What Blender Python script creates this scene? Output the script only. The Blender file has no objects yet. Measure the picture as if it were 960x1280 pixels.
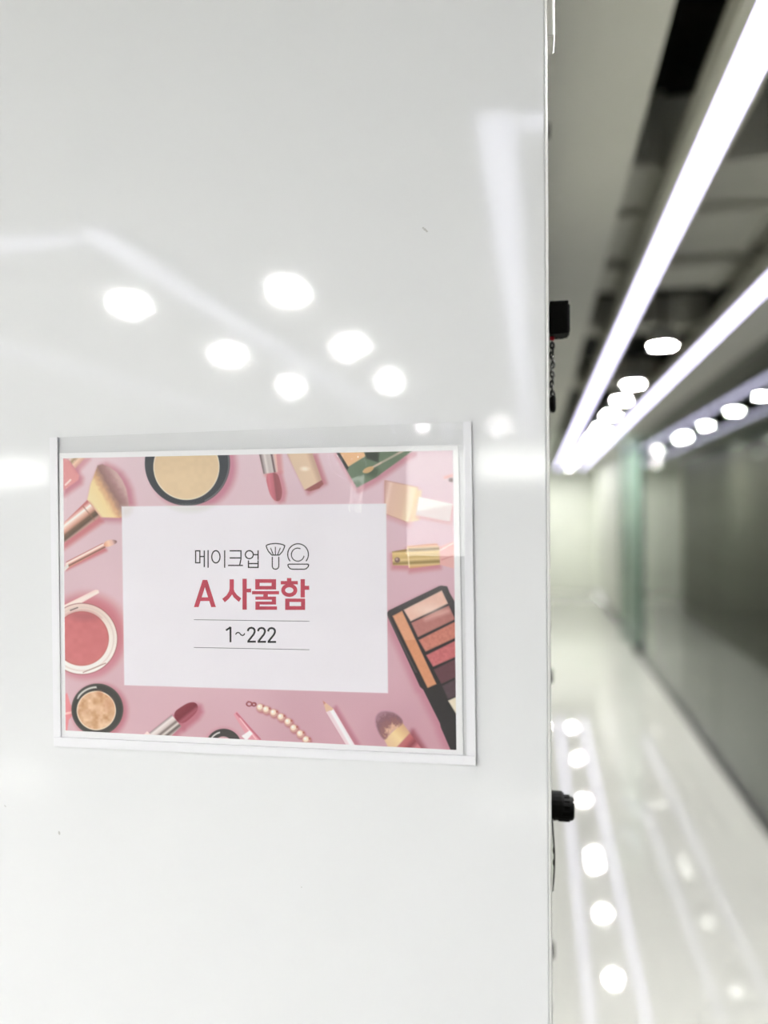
import bpy, bmesh, math, random
import numpy as np
from mathutils import Matrix, Vector

SC = bpy.context.scene
COL = SC.collection
random.seed(4); rng = np.random.default_rng(4)

# ------------------------------------------------------------------ camera, world, exposure
# Z = 0 is eye level, +Y runs down the corridor, X = 0 is just left of the locker fronts
F_PX, YAW, ROLL = 1000.0, math.radians(10.87), math.radians(-0.30)
EYE = 1.55                       # eye height over the floor
cam = bpy.data.cameras.new('camera')
cam.sensor_width = 36.0
cam.lens = F_PX * 36.0 / 1280.0
cam.clip_start, cam.clip_end = 0.02, 80
cam.dof.use_dof = True
cam.dof.focus_distance = 0.565
cam.dof.aperture_fstop = cam.lens / 11.5
camo = bpy.data.objects.new('camera', cam); COL.objects.link(camo)
camo.matrix_world = Matrix.Rotation(YAW, 4, 'Z') @ Matrix.Rotation(math.pi/2, 4, 'X') @ Matrix.Rotation(ROLL, 4, 'Z')
SC.camera = camo

w = bpy.data.worlds.new('world'); SC.world = w; w.use_nodes = True
bg = w.node_tree.nodes['Background']           # overcast daylight, only seen through the rear window band
bg.inputs[0].default_value = (1.0, 0.99, 0.97, 1); bg.inputs[1].default_value = 8.5

SC.view_settings.view_transform = 'Standard'
SC.view_settings.look = 'None'
SC.view_settings.exposure = 0.5
SC.view_settings.gamma = 1.0
SC.view_settings.use_curve_mapping = False
cy = SC.cycles
cy.max_bounces = 10; cy.diffuse_bounces = 6; cy.glossy_bounces = 5; cy.transparent_max_bounces = 12
cy.caustics_reflective = False; cy.caustics_refractive = False
cy.sample_clamp_indirect = 6.0
cy.use_denoising = True

STRIP_L, HALL_STRIP_L, LAMP_L, FAR_LAMP_L, HALL_LAMP_L, MOUTH_FILL_L = 3.0, 4.5, 640.0, 280.0, 535.0, 1000.0
ZS = 0.80                        # lamp plane over eye level
XW = 1.08                        # glass partition
FLOOR = -EYE
PANEL_Y = 0.53                   # face of the white end panel

_c, _s = math.cos(YAW), math.sin(YAW)
_cr, _sr = math.cos(ROLL), math.sin(ROLL)
def at(px, py, Y):
    """world point of a traced position on the plane y = Y"""
    a, b = (px-480)/F_PX, -(py-640)/F_PX
    a, b = _cr*a - _sr*b, _sr*a + _cr*b
    # X: (cX+sY)/(cY-sX) = a
    X = (a*_c*Y - _s*Y) / (_c + a*_s)
    d = _c*Y - _s*X
    return Vector((X, Y, b*d))
def proj(X, Y, Z):
    d = _c*Y - _s*X
    a, b = (_c*X + _s*Y)/d, Z/d
    a, b = _cr*a + _sr*b, -_sr*a + _cr*b
    return 480 + F_PX*a, 640 - F_PX*b

# ------------------------------------------------------------------ helpers
def lin(c):
    c = np.asarray(c, dtype=float)/255.0
    return np.where(c <= 0.04045, c/12.92, ((c+0.055)/1.055)**2.4)
def mat(name, rgb, rough=0.5, metal=0.0, ior=1.5, emit=None, estr=0.0, bump=None, vary=None):
    m = bpy.data.materials.new(name); m.use_nodes = True
    nt = m.node_tree; b = nt.nodes['Principled BSDF']
    b.inputs['Base Color'].default_value = (*rgb, 1)
    b.inputs['Roughness'].default_value = rough
    b.inputs['Metallic'].default_value = metal
    b.inputs['IOR'].default_value = ior
    if emit:
        b.inputs['Emission Color'].default_value = (*emit, 1)
        b.inputs['Emission Strength'].default_value = estr
    if bump or vary:
        tc = nt.nodes.new('ShaderNodeTexCoord')
    if bump:
        n = nt.nodes.new('ShaderNodeTexNoise'); n.inputs['Scale'].default_value = bump[0]; n.inputs['Detail'].default_value = 2
        k = nt.nodes.new('ShaderNodeBump'); k.inputs['Strength'].default_value = bump[1]; k.inputs['Distance'].default_value = bump[2]
        nt.links.new(tc.outputs['Object'], n.inputs['Vector'])
        nt.links.new(n.outputs['Fac'], k.inputs['Height']); nt.links.new(k.outputs['Normal'], b.inputs['Normal'])
    if vary:
        n2 = nt.nodes.new('ShaderNodeTexNoise'); n2.inputs['Scale'].default_value = vary[0]; n2.inputs['Detail'].default_value = 4
        r = nt.nodes.new('ShaderNodeValToRGB')
        r.color_ramp.elements[0].position = 0.3; r.color_ramp.elements[1].position = 0.7
        r.color_ramp.elements[0].color = (*[v*(1-vary[1]) for v in rgb], 1)
        r.color_ramp.elements[1].color = (*[min(1, v*(1+vary[1])) for v in rgb], 1)
        nt.links.new(tc.outputs['Object'], n2.inputs['Vector'])
        nt.links.new(n2.outputs['Fac'], r.inputs['Fac']); nt.links.new(r.outputs['Color'], b.inputs['Base Color'])
    return m
def clear_mat(name, tint, ior=1.5, rough=0.0, haze=None, bump=None):
    """clear sheet: see-through straight on, mirror-like at a glancing angle"""
    m = bpy.data.materials.new(name); m.use_nodes = True
    nt = m.node_tree; nt.nodes.clear()
    out = nt.nodes.new('ShaderNodeOutputMaterial'); mix = nt.nodes.new('ShaderNodeMixShader')
    fr = nt.nodes.new('ShaderNodeFresnel'); fr.inputs['IOR'].default_value = ior
    geo = nt.nodes.new('ShaderNodeNewGeometry')
    tr = nt.nodes.new('ShaderNodeBsdfTransparent'); tr.inputs[0].default_value = (*tint, 1)
    gl = nt.nodes.new('ShaderNodeBsdfGlossy'); gl.inputs['Roughness'].default_value = rough
    # same fresnel from either side of the sheet
    fi = nt.nodes.new('ShaderNodeMix'); fi.inputs['A'].default_value = ior; fi.inputs['B'].default_value = 1.0/ior
    nt.links.new(geo.outputs['Backfacing'], fi.inputs['Factor']); nt.links.new(fi.outputs['Result'], fr.inputs['IOR'])
    nt.links.new(fr.outputs[0], mix.inputs[0])
    base = tr.outputs[0]
    if haze:
        df = nt.nodes.new('ShaderNodeBsdfDiffuse'); df.inputs[0].default_value = (*haze[0], 1)
        m2 = nt.nodes.new('ShaderNodeMixShader'); m2.inputs[0].default_value = haze[1]
        nt.links.new(tr.outputs[0], m2.inputs[1]); nt.links.new(df.outputs[0], m2.inputs[2]); base = m2.outputs[0]
    if bump:
        tc = nt.nodes.new('ShaderNodeTexCoord'); n = nt.nodes.new('ShaderNodeTexNoise')
        n.inputs['Scale'].default_value = bump[0]; n.inputs['Detail'].default_value = 1
        k = nt.nodes.new('ShaderNodeBump'); k.inputs['Strength'].default_value = bump[1]; k.inputs['Distance'].default_value = bump[2]
        nt.links.new(tc.outputs['Object'], n.inputs['Vector']); nt.links.new(n.outputs['Fac'], k.inputs['Height'])
        nt.links.new(k.outputs['Normal'], gl.inputs['Normal'])
    nt.links.new(base, mix.inputs[1]); nt.links.new(gl.outputs[0], mix.inputs[2])
    nt.links.new(mix.outputs[0], out.inputs[0])
    return m

def box(bm, x0, x1, y0, y1, z0, z1, bevel=0, seg=2):
    r = bmesh.ops.create_cube(bm, size=1)
    vs = r['verts']
    for v in vs:
        v.co = Vector(((x0+x1)/2 + v.co.x*(x1-x0), (y0+y1)/2 + v.co.y*(y1-y0), (z0+z1)/2 + v.co.z*(z1-z0)))
    if bevel:
        es = list({e for v in vs for e in v.link_edges})
        bmesh.ops.bevel(bm, geom=es, offset=bevel, segments=seg, affect='EDGES', profile=0.5)
def lathe(bm, prof, axis='Z', n=24, centre=(0, 0, 0)):
    """prof: list of (r, h); closed at the ends where r = 0"""
    rings = []
    def P(r, h, a):
        u, v = r*math.cos(a), r*math.sin(a)
        p = (u, v, h) if axis == 'Z' else (h, u, v) if axis == 'X' else (u, h, v)
        return Vector(p) + Vector(centre)
    for r, h in prof:
        rings.append([bm.verts.new(P(r, h, 0))] if r == 0 else [bm.verts.new(P(r, h, 2*math.pi*k/n)) for k in range(n)])
    for A, B in zip(rings, rings[1:]):
        for k in range(n):
            k2 = (k+1) % n
            if len(A) == 1 and len(B) == 1: continue
            if len(A) == 1: bm.faces.new((A[0], B[k2], B[k]))
            elif len(B) == 1: bm.faces.new((A[k], A[k2], B[0]))
            else: bm.faces.new((A[k], A[k2], B[k2], B[k]))
    bmesh.ops.recalc_face_normals(bm, faces=bm.faces)
def tube(bm, pts, r, n=8, closed=False):
    pts = [Vector(p) for p in pts]; rings = []
    N = len(pts)
    for i, p in enumerate(pts):
        if closed: t = pts[(i+1) % N] - pts[i-1]
        else: t = pts[min(i+1, N-1)] - pts[max(i-1, 0)]
        t.normalize()
        u = t.cross(Vector((0, 1, 0.01)) if abs(t.y) < 0.9 else Vector((1, 0, 0))).normalized(); v = t.cross(u)
        rings.append([bm.verts.new(p + u*r*math.cos(2*math.pi*k/n) + v*r*math.sin(2*math.pi*k/n)) for k in range(n)])
    for i in range(N if closed else N-1):
        A, B = rings[i], rings[(i+1) % N]
        for k in range(n): bm.faces.new((A[k], A[(k+1) % n], B[(k+1) % n], B[k]))
    if not closed:
        bm.faces.new(rings[0][::-1]); bm.faces.new(rings[-1])
    bmesh.ops.recalc_face_normals(bm, faces=bm.faces)
def obj(name, bm, m, parent=None, smooth=False, loc=None):
    me = bpy.data.meshes.new(name); bm.to_mesh(me); bm.free()
    for mm in (m if isinstance(m, (list, tuple)) else [m]): me.materials.append(mm)
    if smooth: me.polygons.foreach_set('use_smooth', [True]*len(me.polygons))
    o = bpy.data.objects.new(name, me); COL.objects.link(o)
    if parent: o.parent = parent
    if loc: o.location = loc
    return o
def bx(name, dims, m, parent=None, bevel=0, seg=2):
    bm = bmesh.new(); box(bm, *dims, bevel=bevel, seg=seg); return obj(name, bm, m, parent)
def struct(o): o['kind'] = 'structure'; return o
def thing(name, label, cat, loc=(0, 0, 0), group=None):
    o = bpy.data.objects.new(name, None); COL.objects.link(o); o.location = loc
    o.empty_display_size = 0.05
    o['label'] = label; o['category'] = cat
    if group: o['group'] = group
    return o
def copy_tree(o, parent=None):
    c = o.copy(); COL.objects.link(c); c.parent = parent
    for ch in o.children: copy_tree(ch, c)
    return c

# ------------------------------------------------------------------ materials
M = dict(
    panel=mat('glossy white laminate', (0.80, 0.81, 0.825), 0.05, bump=(1600, 0.03, 0.0002)),
    edge=mat('white edge banding', (0.80, 0.80, 0.78), 0.25),
    door=mat('taupe locker laminate', (0.16, 0.16, 0.125), 0.3, vary=(3, 0.05)),
    white=mat('white plastic', (0.8, 0.8, 0.8), 0.3),
    plinth=mat('dark plinth board', (0.03, 0.03, 0.028), 0.4),
    black=mat('black plastic', (0.003, 0.003, 0.003), 0.6, ior=1.12),
    red=mat('red plastic bead', (0.5, 0.01, 0.03), 0.3),
    steel=mat('dark chain steel', (0.03, 0.03, 0.03), 0.4, 0.6),
    floor=mat('polished cream floor', (0.42, 0.425, 0.395), 0.035, bump=(3, 0.02, 0.002), vary=(1.2, 0.04)),
    wall=mat('white wall paint', (0.78, 0.78, 0.77), 0.6, vary=(2, 0.03)),
    endwall=mat('pale green white wall', (0.80, 0.83, 0.74), 0.5, vary=(2, 0.03)),
    soffit=mat('matt white ceiling board', (0.86, 0.86, 0.835), 0.7, vary=(2, 0.03)),
    void=mat('black painted ceiling void', (0.012, 0.012, 0.011), 0.8, vary=(3, 0.3)),
    duct=mat('grey painted duct', (0.62, 0.62, 0.58), 0.6, vary=(4, 0.06)),
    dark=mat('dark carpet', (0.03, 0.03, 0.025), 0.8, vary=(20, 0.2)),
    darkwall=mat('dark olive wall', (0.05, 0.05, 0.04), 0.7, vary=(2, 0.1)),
    alu=mat('grey aluminium channel', (0.3, 0.3, 0.3), 0.35, 1.0),
    channel=mat('dark base channel', (0.03, 0.03, 0.028), 0.35),
    teal=mat('green glass edge', (0.02, 0.06, 0.05), 0.15),
    strip=mat('lit strip diffuser', (0.8, 0.8, 0.8), 0.5, emit=(0.74, 0.71, 1.0), estr=STRIP_L),
    hallstrip=mat('lit hall strip diffuser', (0.8, 0.8, 0.8), 0.5, emit=(0.82, 0.81, 1.0), estr=HALL_STRIP_L),
    dimlamp=mat('dim lit lens', (0.8, 0.8, 0.8), 0.5, emit=(1.0, 0.98, 0.94), estr=12.0),
    farlamp=mat('lit far downlight lens', (0.8, 0.8, 0.8), 0.5, emit=(1.0, 0.98, 0.94), estr=FAR_LAMP_L),
    mouthfill=mat('added mouth fill lens', (0.8, 0.8, 0.8), 0.5, emit=(1.0, 0.985, 0.96), estr=MOUTH_FILL_L),
    halllamp=mat('lit hall downlight lens', (0.8, 0.8, 0.8), 0.5, emit=(1.0, 0.985, 0.97), estr=HALL_LAMP_L),
    lamp=mat('lit downlight lens', (0.8, 0.8, 0.8), 0.5, emit=(1.0, 0.98, 0.94), estr=LAMP_L),
    glass=clear_mat('partition glass', (0.70, 0.75, 0.69), 1.48),
    windowglass=clear_mat('clear window glass', (0.97, 0.98, 0.97), 1.45),
    tealglass=clear_mat('green door glass', (0.76, 0.84, 0.81), 1.5, haze=((0.4, 0.5, 0.46), 0.05)),
    film=clear_mat('clear pocket film', (1, 1, 1), 1.42, 0.03),
    rail=clear_mat('milky clear plastic', (0.99, 0.99, 1.0), 1.5, 0.08, haze=((0.94, 0.94, 0.98), 0.92)),
    backing=clear_mat('clear backing sheet', (0.99, 0.99, 0.99), 1.04, 0.1, haze=((0.93, 0.93, 0.94), 0.03)),
    paper=mat('white paper', (0.90, 0.90, 0.915), 0.6),
)

# ------------------------------------------------------------------ the setting
Y0, Y1, XL, XR = -9.0, 16.0, -9.0, 5.0
CEIL = 1.5
struct(bx('floor', (XL, XW, Y0, Y1, FLOOR-0.1, FLOOR), M['floor']))
struct(bx('ceiling', (XL, XR, Y0, Y1, CEIL, CEIL+0.1), M['void']))
struct(bx('wall_left', (XL-0.1, XL, Y0, Y1, FLOOR, CEIL), M['wall']))
struct(bx('wall_far', (XL, XW+0.12, Y1, Y1+0.1, FLOOR, CEIL), M['endwall']))
struct(bx('wall_right', (XW+0.02, XW+0.14, 9.0, Y1, FLOOR, CEIL), M['endwall']))
struct(bx('baseboard_right', (XW+0.005, XW+0.02, 9.35, Y1, FLOOR, FLOOR+0.06), M['plinth']))
# rear wall with a window band open to the daylight
wb = bmesh.new()
box(wb, XL, XW, Y0-0.1, Y0, FLOOR, 0.36); box(wb, XL, XW, Y0-0.1, Y0, 0.80, CEIL)
box(wb, XL, -8.8, Y0-0.1, Y0, 0.36, 0.80); box(wb, -6.75, -0.75, Y0-0.1, Y0, 0.36, 0.80); box(wb, 0.25, XW, Y0-0.1, Y0, 0.36, 0.80)
struct(obj('wall_back', wb, M['wall']))
for wn, x0, x1, nb in (('window_2', -8.8, -6.75, 2), ('window_3', -0.75, 0.25, 1)):
    rw = bmesh.new()
    box(rw, x0, x1, Y0-0.08, Y0-0.03, 0.36, 0.39); box(rw, x0, x1, Y0-0.08, Y0-0.03, 0.77, 0.80)
    rw_o = struct(obj(wn, rw, M['alu']))
    for k in range(1, nb): bx('mullion', (x0+(x1-x0)*k/nb-0.02, x0+(x1-x0)*k/nb+0.02, Y0-0.08, Y0-0.03, 0.39, 0.77), M['alu'], rw_o)
    for k in range(nb): bx('pane', (x0+(x1-x0)*k/nb+0.021, x0+(x1-x0)*(k+1)/nb-0.021, Y0-0.058, Y0-0.052, 0.39, 0.77), M['windowglass'], rw_o)
# hanging ceiling boards: over the hall, over the lockers, beside the glass
struct(bx('trim_1', (XL, XW, Y0, 0.42, ZS+0.03, ZS+0.10), M['soffit']))
struct(bx('trim_2', (XL, 0.225, 0.42, Y1, ZS+0.03, ZS+0.10), M['soffit']))
struct(bx('trim_3', (0.86, XW+0.02, 0.42, Y1, ZS+0.015, ZS+0.10), M['soffit']))
# room behind the glass
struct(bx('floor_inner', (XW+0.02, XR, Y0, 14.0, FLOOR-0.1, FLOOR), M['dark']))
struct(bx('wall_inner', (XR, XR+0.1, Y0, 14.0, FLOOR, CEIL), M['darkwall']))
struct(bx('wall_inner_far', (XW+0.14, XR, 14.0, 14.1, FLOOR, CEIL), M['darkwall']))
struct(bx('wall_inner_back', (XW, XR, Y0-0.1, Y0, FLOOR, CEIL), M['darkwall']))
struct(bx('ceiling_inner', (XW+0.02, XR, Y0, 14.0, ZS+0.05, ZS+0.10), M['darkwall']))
# frameless glass partition: panes in a floor channel
gw = struct(bx('window_1', (XW-0.02, XW+0.03, Y0, 8.86, FLOOR, FLOOR+0.035), M['channel']))
bx('head_channel', (XW-0.015, XW+0.025, Y0, 8.86, ZS-0.01, ZS+0.015), M['alu'], gw)
yy = Y0
PW = 1.786/1.0
for k in range(10):
    y1 = Y0 + (8.86-Y0)*(k+1)/10
    p = bx('pane', (XW, XW+0.010, yy+0.003, y1-0.003, FLOOR+0.035, ZS-0.01), M['glass'], gw); yy = y1
# glass door leaf standing slightly open at the end of the partition
d1 = struct(bx('door_1', (XW-0.02, XW+0.02, 8.86, 8.90, FLOOR, ZS+0.015), M['teal']))
leaf = bmesh.new(); box(leaf, 0, 0.85, -0.006, 0.006, FLOOR+0.06, ZS-0.02)
lo = obj('door_leaf', leaf, M['tealglass'], d1, loc=(XW-0.01, 8.95, 0)); lo.rotation_euler.z = math.radians(98)
pf = bmesh.new(); box(pf, 0, 0.18, -0.016, 0.016, FLOOR+0.005, FLOOR+0.09, 0.004)
obj('patch_fitting', pf, M['black'], lo)
hd = bmesh.new(); tube(hd, [(0.72, -0.05, -0.75), (0.72, -0.05, -0.2)], 0.014)
box(hd, 0.71, 0.73, -0.05, 0.05, -0.70, -0.68); box(hd, 0.71, 0.73, -0.05, 0.05, -0.27, -0.25)
obj('handle', hd, M['alu'], lo)

# ------------------------------------------------------------------ ceiling lights
def strip_light(segs, label, group='linear strip lights', w=0.080, lit='strip'):
    x0, y0 = segs[0][0], segs[0][1]
    t = thing('strip_light', label, 'light', (x0, y0, ZS), group)
    for (ax, ay, bx_, by) in segs:
        if abs(ax-bx_) < 1e-6:
            d = (ax-w/2-x0, ax+w/2-x0, min(ay, by)-y0, max(ay, by)-y0)
            bx('diffuser', (d[0], d[1], d[2], d[3], 0.0, 0.006), M[lit], t)
            h = bmesh.new()
            box(h, d[0]-0.025, d[0], d[2], d[3], -0.004, 0.055); box(h, d[1], d[1]+0.012, d[2], d[3], -0.004, 0.055)
            box(h, d[0], d[1], d[2], d[3], 0.007, 0.055)
        else:
            d = (min(ax, bx_)-x0, max(ax, bx_)-x0, ay-w/2-y0, ay+w/2-y0)
            bx('diffuser', (d[0], d[1], d[2], d[3], 0.0, 0.006), M[lit], t)
            h = bmesh.new()
            box(h, d[0], d[1], d[2]-0.012, d[2], -0.004, 0.055); box(h, d[0], d[1], d[3], d[3]+0.012, -0.004, 0.055)
            box(h, d[0], d[1], d[2], d[3], 0.007, 0.055)
        obj('housing', h, M['duct'], t)
    return t
strip_light([(0.376, 0.45, 0.376, 15.5)], 'bright linear strip light nearest the lockers over the corridor', w=0.064)
strip_light([(0.80, 0.45, 0.80, 15.5)], 'linear strip light over the corridor on the side by the glass partition', w=0.064)
strip_light([(-0.08, -0.57, -0.08, -8.0), (-0.04, -0.61, 0.75, -0.61)], 'cornered strip light mirrored near the right edge of the white panel', lit='hallstrip')
strip_light([(-1.24, -1.02, -1.24, -8.0), (-1.28, -1.06, -2.46, -1.06), (-2.5, -1.02, -2.5, -8.0)], 'three sided strip light mirrored across the upper left of the white panel', lit='hallstrip')

_protos = {}
def downlight(x, y, label, group, z=ZS, style='lamp', r=0.055, stem=0.0):
    key = (style, r, stem)
    if key not in _protos:
        t = thing('downlight', label, 'light', (x, y, z), group)
        k = r/0.055; h = bmesh.new()
        lathe(h, [(0.0, 0.09), (0.05*k, 0.09), (0.058*k, 0.03), (0.066*k, 0.0), (0.066*k, -0.004), (0.056*k, -0.004), (0.055*k, 0.004), (0.0, 0.006)], n=28)
        obj('housing', h, M['white'], t, True)
        l = bmesh.new(); lathe(l, [(0.0, -0.001), (0.054*k, -0.0005), (0.054*k, 0.003), (0.0, 0.0035)], n=28)
        obj('lens', l, M[style], t)
        if stem:
            b = bmesh.new(); lathe(b, [(0, 0.088), (0.008, 0.088), (0.008, stem-0.02), (0.03, stem-0.01), (0.03, stem), (0, stem)], n=12); obj('stem', b, M['void'], t, True)
        _protos[key] = t
    else:
        t = copy_tree(_protos[key]); t.location = (x, y, z); t['label'] = label; t['group'] = group
    return t
ORD = 'first second third fourth fifth sixth seventh eighth ninth tenth eleventh twelfth'.split()
for i, y in enumerate((4.07, 5.27, 6.02, 6.9, 8.0, 9.07, 9.35, 11.1, 12.95, 14.8)):
    downlight(0.60, y, f'round white downlight between the two corridor strips, {ORD[i]} from the camera', 'downlights along the corridor', stem=CEIL-ZS, style='lamp' if i < 7 else 'farlamp')
for i, (x, y) in enumerate(((-1.53, -1.75), (-0.885, -1.72), (-1.53, -2.75), (-0.885, -2.70), (-1.53, -3.80), (-0.885, -3.75), (-0.33, -6.5))):
    downlight(x, y, 'round downlight mirrored in the white panel, ' + (
        'the large spot at upper left', 'the large spot right of the upper left one', 'in the second pair, left spot',
        'in the second pair, right spot', 'left spot just over the sign', 'right spot just over the sign',
        'the small spot right of the sign top')[i], 'downlights over the hall', style='halllamp')
for i, (x, y) in enumerate(((0.6, 1.95), (0.6, 1.25), (0.6, 0.65))):  # fill lamps added just out of frame to brighten the near floor and soffit
    downlight(x, y, 'added fill downlight at the mouth of the corridor overhead, ' + ORD[i] + ' counted back from the corridor', 'fill lights added at the corridor mouth', style='mouthfill')
for i, x in enumerate((-3.1, -4.4, -5.7)):  # extra rows added for fill, kept clear of the panel's reflections
    for j, y in enumerate((-0.4, -1.0, -1.6, -2.2) if i == 0 else (-0.6, -1.7, -2.8, -3.9)):
        downlight(x, y, f'added hall fill downlight behind the viewpoint, row {("nearest", "second", "third", "last")[j]} from the panel, {ORD[2-i]} from the left wall', 'added hall fill lights out of view', style='halllamp')
for i, (x, y) in enumerate(((-0.4, 14.9), (0.1, 14.9))):  # pair added only to brighten the end wall
    downlight(x, y, 'added fill downlight washing the pale end wall, ' + ('left one', 'right one')[i], 'fill lights added by the end wall', z=ZS+0.02, style='farlamp')
for i, (px, pz, d) in enumerate(((905, 568, 10.5), (945, 560, 9.6), (860, 583, 12.6), (843, 588, 13.4), (930, 575, 12.3))):
    downlight((px-672)/1018*d, d, 'dim round downlight seen through the dark glass, ' + ('in the middle', 'nearest', 'second from the glass door', 'closest to the glass door', 'small one below the nearest')[i], 'downlights in the glazed room', style='dimlamp', r=0.05)

# ducts and beams that cross the open ceiling slot
def duct(y0, y1, z, h, label):
    t = thing('ceiling_duct', label, 'duct', (0.54, (y0+y1)/2, z), 'ducts across the open ceiling')
    bx('casing', (-0.31, 0.31, -(y1-y0)/2, (y1-y0)/2, 0, h), M['duct'], t, 0.012)
    for x in (-0.2, 0.2): bx('flange', (x-0.012, x+0.012, -(y1-y0)/2-0.012, (y1-y0)/2+0.012, -0.012, h+0.005), M['duct'], t)
duct(2.34, 2.64, 0.96, 0.2, 'grey duct crossing the black ceiling void, nearest to the camera')
duct(2.71, 3.12, 0.95, 0.2, 'grey duct crossing the black ceiling void, second from the camera')
duct(3.28, 3.60, 0.95, 0.15, 'grey duct crossing the ceiling void just before the first downlight')
duct(4.25, 4.50, 0.95, 0.15, 'grey duct crossing the ceiling void just past the first downlight')
duct(6.0, 6.4, 0.95, 0.15, 'grey duct crossing the far part of the ceiling void')

# ------------------------------------------------------------------ the locker bank
DF = 0.0076                      # door front face
bank = thing('locker_bank', 'long bank of lockers with a glossy white end panel beside the corridor', 'lockers', (-0.45, 0.53, FLOOR))
bank_off = -Vector(bank.location)
def bpart(name, dims, m, bevel=0, parent=None):
    x0, x1, y0, y1, z0, z1 = dims; o = bank_off
    return bx(name, (x0+o.x, x1+o.x, y0+o.y, y1+o.y, z0+o.z, z1+o.z), m, parent or bank, bevel)
YE = 12.77
ep = bpart('end_panel', (-0.90, 0.0058, PANEL_Y, PANEL_Y+0.018, FLOOR, 0.76), M['panel'], 0.0008)
bpart('edge_band', (0.0059, 0.0072, PANEL_Y+0.0002, PANEL_Y+0.018, FLOOR, 0.76), M['edge'], 0.0003)
bpart('carcass', (-0.90, -0.010, PANEL_Y+0.018, YE, FLOOR+0.08, 0.76), M['edge'])
bpart('plinth', (-0.88, -0.02, PANEL_Y+0.018, YE, FLOOR, FLOOR+0.08), M['plinth'])
ROWS = [0.545, 0.155, -0.237, -0.629, -1.021, -1.36]   # lock heights
door0 = None; PITCH = 0.51; LOCKY = 0.66
for cidx in range(24):
    y0 = PANEL_Y + 0.020 + cidx*PITCH
    yl = LOCKY + cidx*PITCH
    for zl in ROWS:
        if door0 is None or zl == ROWS[0] and False:
            b = bmesh.new(); box(b, -0.018, 0, 0, PITCH-0.004, -0.194, 0.194, 0.0012)
            door0 = obj('door', b, [M['door']], bank)
            e = bmesh.new()
            box(e, -0.018, 0.0006, -0.0012, 0.0012, -0.194, 0.194); obj('edge_strip', e, M['edge'], door0)
            l = bmesh.new(); lathe(l, [(0, 0), (0.011, 0), (0.011, 0.010), (0.0095, 0.012), (0, 0.012)], 'X', 20, (0, LOCKY-PANEL_Y-0.020, 0))
            obj('lock', l, M['black'], door0)
            d = door0
        else:
            d = copy_tree(door0, bank)
        d.location = Vector((DF, y0, zl)) + bank_off
# white hinge cover of the first door, near the top of the picture
h = bmesh.new(); p = at(688, 54, 0.60)
box(h, 0.0, 0.0062, -0.012, 0.012, -0.002, 0.060, 0.0015); box(h, 0.0, 0.0045, -0.010, 0.010, 0.060, 0.075, 0.001)
obj('hinge', h, M['white'], bank, loc=Vector((DF, 0.60, p.z)) + bank_off)
# scuff marks on the end panel
def scuff(px, py, pts, r):
    b = bmesh.new(); p0 = at(px, py, PANEL_Y-0.0001)
    for k, (dx, dz, rr) in enumerate(pts):
        vs = []
        for a in range(9):
            q = rr*(1+0.25*math.sin(3*a+k))
            vs.append(b.verts.new((dx+q*math.cos(2*math.pi*a/9), -0.00001*k, dz+q*math.sin(2*math.pi*a/9))))
        b.faces.new(vs)
    o = obj('scuff_mark', b, r, ep); o.location = p0 + bank_off
grey = mat('grey scuff', (0.50, 0.50, 0.49), 0.5)
scuff(532, 287, [(-0.0016, 0.0012, 0.0007), (-0.0006, 0.0002, 0.0008), (0.0008, -0.0012, 0.0007), (0.0002, -0.0005, 0.0006)], grey)
scuff(74, 1041, [(0, 0, 0.0009), (0.0002, -0.0008, 0.0007), (-0.0002, 0.0009, 0.0005)], grey)
scuff(7, 1008, [(0, 0, 0.0005), (-0.0007, 0.0006, 0.0004)], grey)
scuff(377, 1109, [(0, 0, 0.0004)], grey)

# ------------------------------------------------------------------ keys left in the two near locks
kz = (at(700, 400, LOCKY)).z
k1 = thing('locker_key', 'black boxy key head in the upper locker lock with a chain hanging below', 'key', (DF+0.0134, LOCKY, kz))
b = bmesh.new(); box(b, -0.0030, 0.0015, -0.010, 0.010, -0.0125, 0.0125, 0.0008)
b2 = b; box(b2, 0.0, 0.0040, -0.0115, 0.0115, -0.0128, 0.0130, 0.0009); box(b2, 0.0035, 0.0050, -0.0105, 0.0105, -0.0115, 0.0100, 0.0007)
box(b2, -0.0110, 0.0010, -0.0115, 0.0115, -0.0133, 0.0130, 0.0010)
obj('key_head', b, M['black'], k1)
def lp(px, py, Y=LOCKY): return at(px, py, Y) - k1.location
b = bmesh.new(); bmesh.ops.create_uvsphere(b, u_segments=16, v_segments=10, radius=0.0021, matrix=Matrix.Translation(lp(690, 423)))
obj('bead', b, M['red'], k1, True)
link = None
nl = 11
for i in range(nl):
    f = i/(nl-1); px = 690.2 + 0.9*math.sin(i*2.1); py = 432 + 60*f
    if link is None:
        b = bmesh.new()
        tube(b, [(0.00125*math.cos(a), 0, 0.0026*math.sin(a)) for a in np.linspace(0, 2*math.pi, 15)[:-1]], 0.0009, 6, True)
        link = obj('chain_link', b, M['steel'], k1, True); c = link
    else:
        c = link.copy(); COL.objects.link(c); c.parent = k1
    c.location = lp(px, py); c.rotation_euler = (0, 0.25*math.sin(i*1.7), (i % 2)*math.radians(75)+0.25)
b = bmesh.new(); q = lp(691.2, 505)
box(b, q.x-0.0022, q.x+0.0022, q.y-0.008, q.y+0.008, q.z-0.0064, q.z+0.0062, 0.0019, 3)
obj('fob', b, M['black'], k1, True)

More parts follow.
